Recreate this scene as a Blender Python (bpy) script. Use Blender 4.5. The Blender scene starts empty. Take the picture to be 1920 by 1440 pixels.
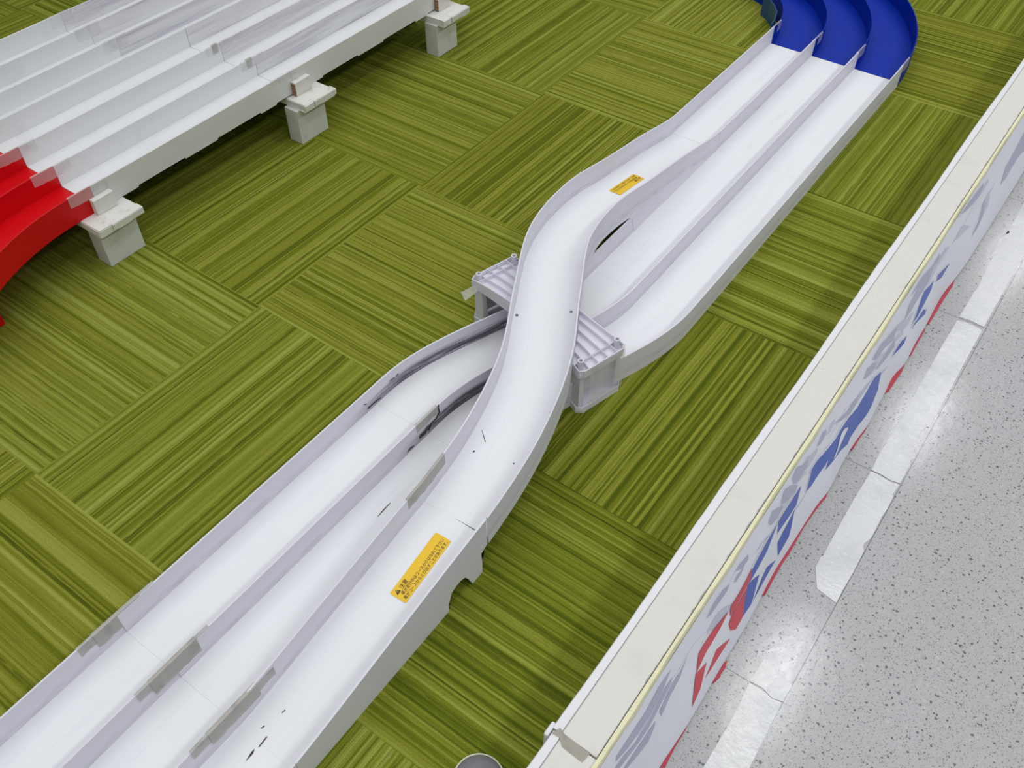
import bpy, bmesh, math, random
from mathutils import Vector, Matrix
random.seed(7)
C = bpy.context.scene.collection
scene = bpy.context.scene

# ---------------------------------------------------------------- camera
RIGHT, DOWN, FWD = [[0.5870537, -0.8095384, -0.0039396], [-0.5973692, -0.4299001, -0.6770051], [0.546368, 0.3997917, -0.7359678]]
cam_d = bpy.data.cameras.new('camera'); cam_d.sensor_width = 36.0; cam_d.lens = 1734.141/1920*36
cam_d.clip_start = .01; cam_d.clip_end = 60
cam = bpy.data.objects.new('camera', cam_d); C.objects.link(cam)
cam.matrix_world = Matrix([[RIGHT[i], -DOWN[i], -FWD[i], (-0.789602, -1.198244, 1.23694)[i]] for i in range(3)] + [[0,0,0,1]])
scene.camera = cam

# ---------------------------------------------------------------- world, lights, exposure
scene.view_settings.view_transform = 'Standard'; scene.view_settings.look = 'None'
scene.view_settings.gamma = 1.0; scene.view_settings.use_curve_mapping = False
scene.view_settings.exposure = -0.70
world = bpy.data.worlds.new('shop_interior_light'); scene.world = world; world.use_nodes = True
wn = world.node_tree; bg = wn.nodes['Background']
tc = wn.nodes.new('ShaderNodeTexCoord'); sx = wn.nodes.new('ShaderNodeSeparateXYZ')
wr = wn.nodes.new('ShaderNodeValToRGB')
wn.links.new(tc.outputs['Generated'], sx.inputs[0]); wn.links.new(sx.outputs['Z'], wr.inputs[0])
wr.color_ramp.elements[0].position = .12; wr.color_ramp.elements[0].color = (.16, .16, .165, 1)
wr.color_ramp.elements[1].position = 1.0; wr.color_ramp.elements[1].color = (1.25, 1.27, 1.31, 1)
wn.links.new(wr.outputs[0], bg.inputs[0]); bg.inputs[1].default_value = .80

def tube_or_fill_light(x, y, w=13, sx_=1.2, sy_=.16):
    l = bpy.data.lights.new('ceiling_tube_or_fill', 'AREA'); l.shape = 'RECTANGLE'; l.size = sx_; l.size_y = sy_
    l.energy = w; l.color = (.97, .985, 1.0)
    o = bpy.data.objects.new('ceiling_tube_or_fill', l); o.location = (x, y, 2.7); C.objects.link(o)
for xx in (-2.3, -.45, 1.37, 3.23, 5.0):
    tube_or_fill_light(xx, -1.06, 9, .62)
    tube_or_fill_light(xx, -2.5, 21, 1.2, .3)  # unseen fill row, placed and strengthened to brighten the banner side
    tube_or_fill_light(xx, .6, 15, 1.8, 1.8)  # unseen broad fill panels, added to soften wall shadows on the lanes

# ---------------------------------------------------------------- helpers
def new_mat(name, col=(.8,.8,.8), rough=.5, spec=.5, metal=0.0):
    m = bpy.data.materials.new(name); m.use_nodes = True
    b = m.node_tree.nodes['Principled BSDF']
    b.inputs['Base Color'].default_value = (*col, 1); b.inputs['Roughness'].default_value = rough
    b.inputs['Specular IOR Level'].default_value = spec; b.inputs['Metallic'].default_value = metal
    return m
class NT:
    def __init__(s, m): s.t = m.node_tree; s.b = s.t.nodes['Principled BSDF']
    def n(s, typ, **kw):
        x = s.t.nodes.new('ShaderNode' + typ)
        for k, v in kw.items():
            if k == 'op': x.operation = v
            elif k == 'dims': x.noise_dimensions = v
            else: setattr(x, k, v)
        return x
    def val(s, sock, v):
        if hasattr(v, 'is_linked') or hasattr(v, 'links'): s.t.links.new(v, sock)
        else: sock.default_value = v
    def math(s, op, a, b=0.0, c=None, clamp=False):
        x = s.n('Math', op=op); x.use_clamp = clamp
        s.val(x.inputs[0], a); s.val(x.inputs[1], b)
        if c is not None: s.val(x.inputs[2], c)
        return x.outputs[0]
    def noise(s, vec, scale, detail=2, dims='3D', rough=.5):
        x = s.n('TexNoise', dims=dims); x.inputs['Scale'].default_value = scale; x.inputs['Detail'].default_value = detail
        x.inputs['Roughness'].default_value = rough
        s.val(x.inputs['W' if dims == '1D' else 'Vector'], vec); return x.outputs['Fac' if 'Fac' in x.outputs else 0]
    def smooth(s, v, a, b):
        x = s.n('MapRange', interpolation_type='SMOOTHSTEP'); s.val(x.inputs['Value'], v)
        x.inputs['From Min'].default_value = a; x.inputs['From Max'].default_value = b; return x.outputs['Result']
    def mix(s, f, a, b):
        x = s.n('Mix', data_type='RGBA'); s.val(x.inputs[0], f)
        for sock, v in ((x.inputs[6], a), (x.inputs[7], b)):
            if isinstance(v, tuple): sock.default_value = (*v, 1)
            else: s.t.links.new(v, sock)
        return x.outputs[2]
    def base(s, v): s.t.links.new(v, s.b.inputs['Base Color'])
    def bump(s, h, strength=.3, dist=.001):
        x = s.n('Bump'); x.inputs['Strength'].default_value = strength; x.inputs['Distance'].default_value = dist
        s.t.links.new(h, x.inputs['Height']); s.t.links.new(x.outputs[0], s.b.inputs['Normal'])
    def scaled(s, v, sc):
        x = s.n('VectorMath', op='MULTIPLY'); s.val(x.inputs[0], v); x.inputs[1].default_value = sc; return x.outputs[0]
    def xyz(s, v):
        x = s.n('SeparateXYZ'); s.t.links.new(v, x.inputs[0]); return x.outputs
    def pos(s): return s.n('NewGeometry').outputs['Position']
    def uv(s): return s.n('UVMap', uv_map='uv').outputs[0]

# ---------------------------------------------------------------- materials
def carpet_material():
    m = new_mat('green_striped_carpet', rough=.95, spec=.12); t = NT(m)
    uv = t.xyz(t.uv()); at = t.n('Attribute', attribute_name='tile'); ac = t.n('SeparateColor'); t.t.links.new(at.outputs['Color'], ac.inputs[0])
    seed = ac.outputs[0]; tint = ac.outputs[1]
    pos = t.pos()
    wig = t.math('MULTIPLY', t.math('SUBTRACT', t.noise(pos, 9, 2), .5), .006)
    v = t.math('ADD', uv['Y'], wig); sd = t.math('MULTIPLY', seed, 613.0)
    w0 = t.math('ADD', v, sd)
    n2 = t.noise(w0, 17, 2, '1D'); n3 = t.noise(w0, 55, 1, '1D')
    rowi = t.math('FLOOR', t.math('MULTIPLY', w0, 155.0))
    wn1 = t.n('TexWhiteNoise', noise_dimensions='1D'); t.t.links.new(rowi, wn1.inputs['W'])
    rowj = t.math('FLOOR', t.math('ADD', t.math('MULTIPLY', w0, 118.0), .3))
    wn2 = t.n('TexWhiteNoise', noise_dimensions='1D'); t.t.links.new(rowj, wn2.inputs['W'])
    a = t.math('ADD', t.math('MULTIPLY', t.math('SUBTRACT', n2, .5), .62), t.math('MULTIPLY', t.math('SUBTRACT', n3, .5), .72))
    a = t.math('ADD', a, t.math('MULTIPLY', t.math('SUBTRACT', wn1.outputs['Value'], .5), .36))
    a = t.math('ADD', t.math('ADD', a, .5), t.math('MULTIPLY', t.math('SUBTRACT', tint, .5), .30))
    # slow change of yarn colour along a stripe
    al = t.n('CombineXYZ'); t.t.links.new(t.math('MULTIPLY', uv['X'], 4.5), al.inputs[0]); t.t.links.new(t.math('MULTIPLY', w0, 30.0), al.inputs[1])
    a = t.math('ADD', a, t.math('MULTIPLY', t.math('SUBTRACT', t.noise(al.outputs[0], 1.0, 3), .5), .24))
    r = t.n('ValToRGB'); t.t.links.new(a, r.inputs[0]); e = r.color_ramp.elements
    e[0].position = .12; e[0].color = (.078, .104, .005, 1); e[1].position = .9; e[1].color = (.318, .360, .066, 1)
    for p_, c_ in ((.35, (.144, .168, .010, 1)), (.53, (.211, .230, .022, 1)), (.70, (.268, .290, .040, 1))):
        k = e.new(p_); k.color = c_
    dark = t.smooth(wn2.outputs['Value'], .80, .92)
    fr = t.math('FRACT', t.math('ADD', t.math('MULTIPLY', w0, 118.0), .3)); line = t.math('SUBTRACT', 1.0, t.math('MULTIPLY', t.math('ABSOLUTE', t.math('SUBTRACT', fr, .5)), 2.0))
    brk = t.smooth(t.noise(al.outputs[0], 2.2, 2), .36, .5)
    dk = t.math('MULTIPLY', t.math('MULTIPLY', t.math('MULTIPLY', dark, t.smooth(line, .1, .75)), .48), brk)
    col = t.mix(dk, r.outputs[0], (.045, .055, .003))
    tuft = t.noise(t.scaled(pos, (1, 1, 1)), 620, 3)
    tm = t.math('ADD', .50, t.math('MULTIPLY', tuft, 1.04))
    mul = t.n('VectorMath', op='SCALE'); t.t.links.new(col, mul.inputs[0]); t.t.links.new(tm, mul.inputs['Scale'])
    hs = t.n('HueSaturation'); t.t.links.new(mul.outputs[0], hs.inputs['Color'])
    t.t.links.new(t.math('ADD', .5, t.math('MULTIPLY', t.math('SUBTRACT', ac.outputs[2], .5), .012)), hs.inputs['Hue'])
    t.base(hs.outputs[0])
    sn = t.math('SINE', t.math('MULTIPLY', v, 155*2*math.pi))
    h = t.math('ADD', t.math('MULTIPLY', sn, .35), t.math('SUBTRACT', tuft, t.math('MULTIPLY', dk, 1.5)))
    t.bump(h, .8, .0016)
    return m
def terrazzo_material():
    m = new_mat('grey_terrazzo', rough=.22, spec=.5); t = NT(m); pos = t.pos()
    def chips(scale, prob, r0, r1, off):
        ov = t.n('VectorMath', op='ADD'); t.t.links.new(pos, ov.inputs[0]); ov.inputs[1].default_value = off
        dst = t.n('VectorMath', op='ADD'); t.t.links.new(ov.outputs[0], dst.inputs[0])
        nz = t.n('TexNoise'); nz.inputs['Scale'].default_value = scale*1.6; t.t.links.new(ov.outputs[0], nz.inputs['Vector'])
        sc = t.scaled(nz.outputs['Color'], (.9/scale, .9/scale, 0)); t.t.links.new(sc, dst.inputs[1])
        vo = t.n('TexVoronoi', voronoi_dimensions='2D'); vo.inputs['Scale'].default_value = scale; t.t.links.new(dst.outputs[0], vo.inputs['Vector'])
        cc = t.n('SeparateColor'); t.t.links.new(vo.outputs['Color'], cc.inputs[0])
        on = t.math('LESS_THAN', cc.outputs[0], prob)
        sz = t.math('ADD', r0, t.math('MULTIPLY', cc.outputs[1], r1 - r0))
        hit = t.math('MULTIPLY', on, t.math('LESS_THAN', vo.outputs['Distance'], sz))
        return hit, cc.outputs[2]
    basec = t.mix(t.noise(pos, 5, 3), (.44, .44, .43), (.51, .518, .525))
    basec = t.mix(t.math('MULTIPLY', t.noise(pos, 420, 2), .5), basec, (.27, .27, .27))
    h1, v1 = chips(330, .42, .18, .42, (0,0,0)); col = t.mix(t.math('MULTIPLY', h1, .4), basec, (.50, .49, .48))
    h2, v2 = chips(340, .44, .14, .36, (3,1,0)); col = t.mix(t.math('MULTIPLY', h2, t.math('ADD', .3, t.math('MULTIPLY', v2, .5))), col, (.12, .12, .12))
    h3, v3 = chips(150, .17, .12, .30, (7,5,0)); col = t.mix(t.math('MULTIPLY', h3, .85), col, (.085, .09, .09))
    h4, v4 = chips(120, .08, .15, .33, (11,2,0)); col = t.mix(t.math('MULTIPLY', h4, .5), col, (.55, .54, .52))
    x = t.xyz(pos)
    def joint(c, o, w):
        f = t.math('ABSOLUTE', t.math('SUBTRACT', t.math('FRACT', t.math('ADD', t.math('DIVIDE', t.math('SUBTRACT', c, o), .456), .5)), .5))
        return t.math('LESS_THAN', f, w/.456)
    j = t.math('MAXIMUM', joint(x['X'], -.136, .0007), joint(x['Y'], -1.1795, .0007))
    t.base(t.mix(t.math('MULTIPLY', j, t.math('ADD', .10, t.math('MULTIPLY', .6, t.math('GREATER_THAN', x['Y'], -1.182)))), col, (.09, .09, .09)))
    t.t.links.new(t.math('ADD', .07, t.math('MULTIPLY', t.noise(pos, 60, 3), .16)), t.b.inputs['Roughness'])
    t.bump(t.noise(pos, 75, 3), .14, .0008)
    return m
def plastic_material(name='white_track_plastic', col=(.72,.715,.78), dirt=1.0, floor=False):
    m = new_mat(name, col, .5, .3); t = NT(m); pos = t.pos(); uv = t.uv(); u = t.xyz(uv)
    st = t.noise(t.scaled(uv, (6, 160, 1)), 1.0, 4, rough=.65)       # long streaks
    fine = t.noise(t.scaled(uv, (25, 420, 1)), 1.0, 3)
    big = t.noise(pos, 3.2, 3)
    c = t.mix(t.math('MULTIPLY', t.smooth(st, .50, .78), .16*dirt), col, (.50, .50, .56))
    c = t.mix(t.math('MULTIPLY', t.smooth(big, .5, .8), .10*dirt), c, (.62, .64, .64))
    sp = t.noise(pos, 210, 1)
    c = t.mix(t.math('MULTIPLY', t.smooth(sp, .80, .86), .6*dirt), c, (.25, .25, .27))
    if not floor:
        # tyre rub line just above the lane floor, strongest where the lanes bend
        band = t.math('MULTIPLY', t.smooth(u['Y'], .0, .003), t.math('SUBTRACT', 1.0, t.smooth(u['Y'], .008, .022)))
        c = t.mix(t.math('MULTIPLY', t.math('MULTIPLY', band, t.smooth(fine, .35, .65)), .38*dirt), c, (.36, .36, .42))
        hot = t.math('MULTIPLY', t.smooth(u['X'], -.17, .02), t.math('SUBTRACT', 1.0, t.smooth(u['X'], .22, .34)))
        tyre = t.noise(t.scaled(uv, (9, 330, 1)), 1.0, 4, rough=.7)
        b2 = t.math('MULTIPLY', t.smooth(u['Y'], -.002, .004), t.math('SUBTRACT', 1.0, t.smooth(u['Y'], .016, .032)))
        at = t.n('Attribute', attribute_name='rub', attribute_type='OBJECT')
        k = t.math('MULTIPLY', t.math('MULTIPLY', hot, b2), t.math('MULTIPLY', t.smooth(tyre, .34, .52), at.outputs['Fac']))
        c = t.mix(t.math('MINIMUM', k, .93), c, (.03, .03, .045))
    t.base(c)
    t.t.links.new(t.math('ADD', .40, t.math('MULTIPLY', st, .2)), t.b.inputs['Roughness'])
    t.bump(t.noise(pos, 90, 2), .05, .001)
    return m
def paint_material(name, col, dirtcol, amt=.25, rough=.5, scale=14):
    m = new_mat(name, col, rough, .35); t = NT(m); pos = t.pos()
    c = t.mix(t.math('MULTIPLY', t.smooth(t.noise(pos, scale, 5, rough=.65), .5, .8), amt), col, dirtcol)
    c = t.mix(t.math('MULTIPLY', t.smooth(t.noise(pos, 140, 2), .73, .8), .5*min(1, amt*3)), c, tuple(v*.45 for v in dirtcol))
    t.base(c); t.bump(t.noise(pos, 60, 3), .15, .001); return m
def worn_material():
    # white plastic greyed by long wheel scuffs that run along the lane
    m = new_mat('scuffed_white_plastic', rough=.45, spec=.35); t = NT(m); pos = t.pos(); x = t.xyz(pos)
    s1 = t.noise(t.scaled(pos, (5, 60, 190)), 1.0, 5, rough=.7); s2 = t.noise(t.scaled(pos, (2.2, 6, 30)), 1.0, 3)
    k = t.math('MULTIPLY', t.smooth(s1, .32, .72), t.smooth(s2, .38, .62))
    c = t.mix(t.math('MULTIPLY', k, .75), (.72,.725,.745), (.33,.33,.38))
    c = t.mix(t.math('MULTIPLY', t.smooth(t.noise(pos, 150, 1), .74, .8), .5), c, (.2,.2,.22))
    t.base(c); return m
def wood_material():
    m = new_mat('bare_plywood_edge', rough=.8, spec=.2); t = NT(m); pos = t.pos(); z = t.xyz(pos)['Z']
    n = t.noise(t.math('ADD', z, t.math('MULTIPLY', t.noise(pos, 120, 2), .002)), 420, 1, '1D')
    t.base(t.mix(t.smooth(n, .35, .65), (.16, .075, .04), (.46, .27, .16))); return m
def tape_material(name, col, alpha, rough=.45):
    m = new_mat(name, col, rough, .5); t = NT(m); pos = t.pos()
    n = t.noise(pos, 45, 4)
    t.base(t.mix(t.smooth(n, .45, .75), col, tuple(v*.72 for v in col)))
    t.t.links.new(t.math('ADD', alpha - .12, t.math('MULTIPLY', n, .25), clamp=True), t.b.inputs['Alpha'])
    t.bump(t.noise(pos, 160, 2), .2, .0006); return m
def silver_tape_material():
    m = new_mat('silver_floor_tape', (.55,.56,.565), .3, .5, .12); t = NT(m); pos = t.pos()
    n = t.noise(pos, 70, 4)
    t.base(t.mix(t.smooth(t.noise(pos, 10, 4), .4, .75), (.66, .67, .66), (.54, .56, .585)))
    t.t.links.new(t.math('ADD', .20, t.math('MULTIPLY', n, .16)), t.b.inputs['Roughness'])
    t.bump(t.math('ADD', n, t.math('MULTIPLY', t.noise(pos, 260, 2), .3)), .5, .0016); return m

M = dict(
 hemred=new_mat('red_cloth_hem', (.46,.03,.06), .5), dtape=tape_material('dirty_tape', (.36,.34,.28), .95),
 grout=new_mat('joint_grey', (.33,.33,.33), .8),
 carpet=carpet_material(), terrazzo=terrazzo_material(),
 wall=plastic_material(), floor=plastic_material('white_lane_plastic', (.77,.785,.80), 1.0, True),
 tower=paint_material('lavender_white_plastic', (.70,.69,.76), (.5,.49,.55), .15, .4),
 deck=paint_material('white_deck_plastic', (.74,.755,.76), (.52,.53,.56), .3, .45, 9),

 deckworn=worn_material(), deckside=paint_material('deck_side_plastic', (.70,.72,.70), (.5,.53,.49), .25, .45, 9),
 red=paint_material('red_track_plastic', (.62,.002,.006), (.45,.002,.005), .3, .38),
 blue=paint_material('blue_track_plastic', (.001,.024,.34), (.001,.017,.26), .35, .45, 5),
 bluedark=new_mat('dark_blue_plastic', (.01,.07,.2), .35),
 post=paint_material('white_painted_wood', (.64,.66,.62), (.38,.40,.36), .5, .6, 25),
 cap=paint_material('taped_white_board', (.72,.71,.66), (.36,.34,.29), .75, .5, 38),
 plank=paint_material('cream_white_board', (.70,.682,.632), (.50,.475,.43), .35, .55, 12),
 strip=paint_material('white_edge_wrap', (.76,.76,.77), (.6,.6,.6), .2, .4),
 foam=paint_material('pale_yellow_foam', (.78,.75,.50), (.55,.54,.42), .45, .7, 30),
 banner=paint_material('grey_white_banner', (.85,.865,.95), (.77,.78,.88), .35, .35, 10),
 swirl2=new_mat('printed_light_grey', (.62,.635,.76), .35), swirl=new_mat('printed_grey', (.47,.48,.62), .35), lightp=new_mat('printed_pale', (.85,.87,.93), .35),
 bluep=new_mat('printed_blue', (.055,.12,.52), .35), redp=new_mat('printed_red', (.72,.055,.085), .35),
 plywood=wood_material(), gap=new_mat('dark_gap', (.10,.10,.11), .8), black=new_mat('black_scuff', (.03,.03,.035), .7),
 yellow=new_mat('yellow_vinyl', (.80,.50,.006), .35), ink=new_mat('brown_black_ink', (.07,.03,.015), .5),
 tape=tape_material('grey_cloth_tape', (.50,.50,.47), .88), clear=tape_material('clear_tape', (.86,.86,.86), .32, .3),
 brown=tape_material('beige_grey_tape', (.46,.44,.40), .9), ftape=silver_tape_material(),
 screw=new_mat('screw_metal', (.10,.10,.12), .4, .5, .6), lid=new_mat('grey_smoked_plastic', (.17,.17,.18), .25), lidrim=new_mat('pale_rim', (.55,.55,.42), .4))

def build(name, bm, mat, parent=None, origin=None, smooth=None, rub=0.0):
    me = bpy.data.meshes.new(name)
    o = Vector(origin) if origin is not None else (parent.location.copy() if parent is not None and parent.parent is None else Vector((0,0,0)))
    if parent is not None and parent.parent is not None: o = parent.parent.location.copy()
    bmesh.ops.translate(bm, verts=bm.verts, vec=-o)
    bmesh.ops.recalc_face_normals(bm, faces=bm.faces)
    bm.to_mesh(me); bm.free()
    me.materials.append(M[mat] if isinstance(mat, str) else mat)
    if smooth:
        me.shade_smooth(); me.set_sharp_from_angle(angle=math.radians(smooth))
    ob = bpy.data.objects.new(name, me); C.objects.link(ob)
    if parent is None: ob.location = o
    else: ob.parent = parent
    if rub: ob['rub'] = rub
    return ob
def tag(o, label=None, cat=None, group=None, kind=None):
    if label: o['label'] = label
    if cat: o['category'] = cat
    if group: o['group'] = group
    if kind: o['kind'] = kind
    return o
def thing(name, loc, label, cat, group=None):
    o = bpy.data.objects.new(name, None); o.empty_display_size = .02; C.objects.link(o); o.location = loc
    return tag(o, label, cat, group)
def box(bm, x0, x1, y0, y1, z0, z1, bev=0.0):
    vs = [bm.verts.new((x, y, z)) for x in (x0, x1) for y in (y0, y1) for z in (z0, z1)]
    fs = [bm.faces.new([vs[i] for i in f]) for f in ((0,1,3,2),(4,6,7,5),(0,4,5,1),(2,3,7,6),(0,2,6,4),(1,5,7,3))]
    if bev: bmesh.ops.bevel(bm, geom=list({e for f in fs for e in f.edges}), offset=bev, segments=2, affect='EDGES', profile=.5)
    return bm
def nb(): return bmesh.new()
def prism(bm, pts, z0, z1, axis='z'):
    def P(a, b, c): return (a, b, c) if axis == 'z' else (a, c, b)
    lo = [bm.verts.new(P(p[0], p[1], z0)) for p in pts]; hi = [bm.verts.new(P(p[0], p[1], z1)) for p in pts]
    n = len(pts); bm.faces.new(lo); bm.faces.new(hi[::-1])
    for i in range(n): bm.faces.new((lo[i], lo[(i+1)%n], hi[(i+1)%n], hi[i]))
    bmesh.ops.triangulate(bm, faces=[f for f in bm.faces if len(f.verts) > 4])
    return bm
def tube(bm, c, r0, r1, z0, z1, n=20):
    rings = []
    for r, z in ((r1, z0), (r0, z0), (r0, z1), (r1, z1)):
        rings.append([bm.verts.new((c[0]+r*math.cos(2*math.pi*i/n), c[1]+r*math.sin(2*math.pi*i/n), z)) for i in range(n)])
    for a in range(4):
        A, B = rings[a], rings[(a+1) % 4]
        for i in range(n): bm.faces.new((A[i], A[(i+1)%n], B[(i+1)%n], B[i]))
    return bm
def sweep_wall(path, ztop, zbot, th=.003, zfl=None, low=None):
    """vertical sheet following path (list of (x,y)); ztop/zbot/zfl are functions of the index parameter x"""
    bm = nb(); uvl = bm.loops.layers.uv.new('uv'); rows = []; dat = {}; n = len(path); L = 0; h = th/2; c = .0007
    for i, (x, y) in enumerate(path):
        a = Vector(path[max(i-1, 0)]); b = Vector(path[min(i+1, n-1)]); d = (b-a).normalized(); nx, ny = -d.y, d.x
        zt, zb = ztop(i), zbot(i); zf = zfl(i) if zfl else zb
        row = []
        for s, z in ((-h, zb), (-h, zt-c), (-h+c, zt), (h-c, zt), (h, zt-c), (h, zb)):
            v = bm.verts.new((x+nx*s, (low[i][1] if low and z == zb else y)+ny*s, z)); dat[v] = (x, z-zf); row.append(v)
        rows.append(row)
    for i in range(n-1):
        for j in range(6):
            k = (j+1) % 6; bm.faces.new((rows[i][j], rows[i+1][j], rows[i+1][k], rows[i][k]))
    bm.faces.new(rows[0]); bm.faces.new(rows[-1][::-1])
    for f in bm.faces:
        for l in f.loops: l[uvl].uv = dat[l.vert]
    return bm
def sweep_floor(left, right, z, th=.0032):
    bm = nb(); uvl = bm.loops.layers.uv.new('uv'); rows = []; dat = {}; n = len(left); K = 8
    for i in range(n):
        row = []
        for dz in (0, -th):
            for k in range(K+1):
                f = k/K; x = left[i][0]*(1-f)+right[i][0]*f; y = left[i][1]*(1-f)+right[i][1]*f
                v = bm.verts.new((x, y, z(i)+dz)); dat[v] = (x, f*.12 + (.5 if dz else 0)); row.append(v)
        rows.append(row)
    for i in range(n-1):
        for k in range(K):
            bm.faces.new((rows[i][k], rows[i+1][k], rows[i+1][k+1], rows[i][k+1]))
            bm.faces.new((rows[i][K+1+k], rows[i][K+2+k], rows[i+1][K+2+k], rows[i+1][K+1+k]))
        bm.faces.new((rows[i][0], rows[i][K+1], rows[i+1][K+1], rows[i+1][0])); bm.faces.new((rows[i][K], rows[i+1][K], rows[i+1][2*K+1], rows[i][2*K+1]))
    for r in (rows[0], rows[-1]):
        for k in range(K): bm.faces.new((r[k], r[k+1], r[K+2+k], r[K+1+k]))
    for f in bm.faces:
        for l in f.loops: l[uvl].uv = dat[l.vert]
    return bm
def frange(a, b, step):
    n = max(1, int(round(abs(b-a)/step))); return [a+(b-a)*i/n for i in range(n+1)]
def interp(xs, ys, x):
    """smooth monotone-ish cubic through knots"""
    n = len(xs)
    if x <= xs[0]: return ys[0]
    if x >= xs[-1]: return ys[-1]
    m = [0]*n
    for i in range(1, n-1): m[i] = (ys[i+1]-ys[i-1])/(xs[i+1]-xs[i-1])
    i = max(j for j in range(n-1) if xs[j] <= x); h = xs[i+1]-xs[i]; t = (x-xs[i])/h
    return (2*t**3-3*t*t+1)*ys[i]+(t**3-2*t*t+t)*h*m[i]+(-2*t**3+3*t*t)*ys[i+1]+(t**3-t*t)*h*m[i+1]
def patch(polys, off=(0,0,.0005), th=.0003):
    """thin flat pieces from 3-D outlines"""
    bm = nb()
    for p in polys:
        vs = [bm.verts.new((q[0]+off[0], q[1]+off[1], q[2]+off[2])) for q in p]
        f = bm.faces.new(vs)
        bmesh.ops.triangulate(bm, faces=[f])
    return bm

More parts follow.
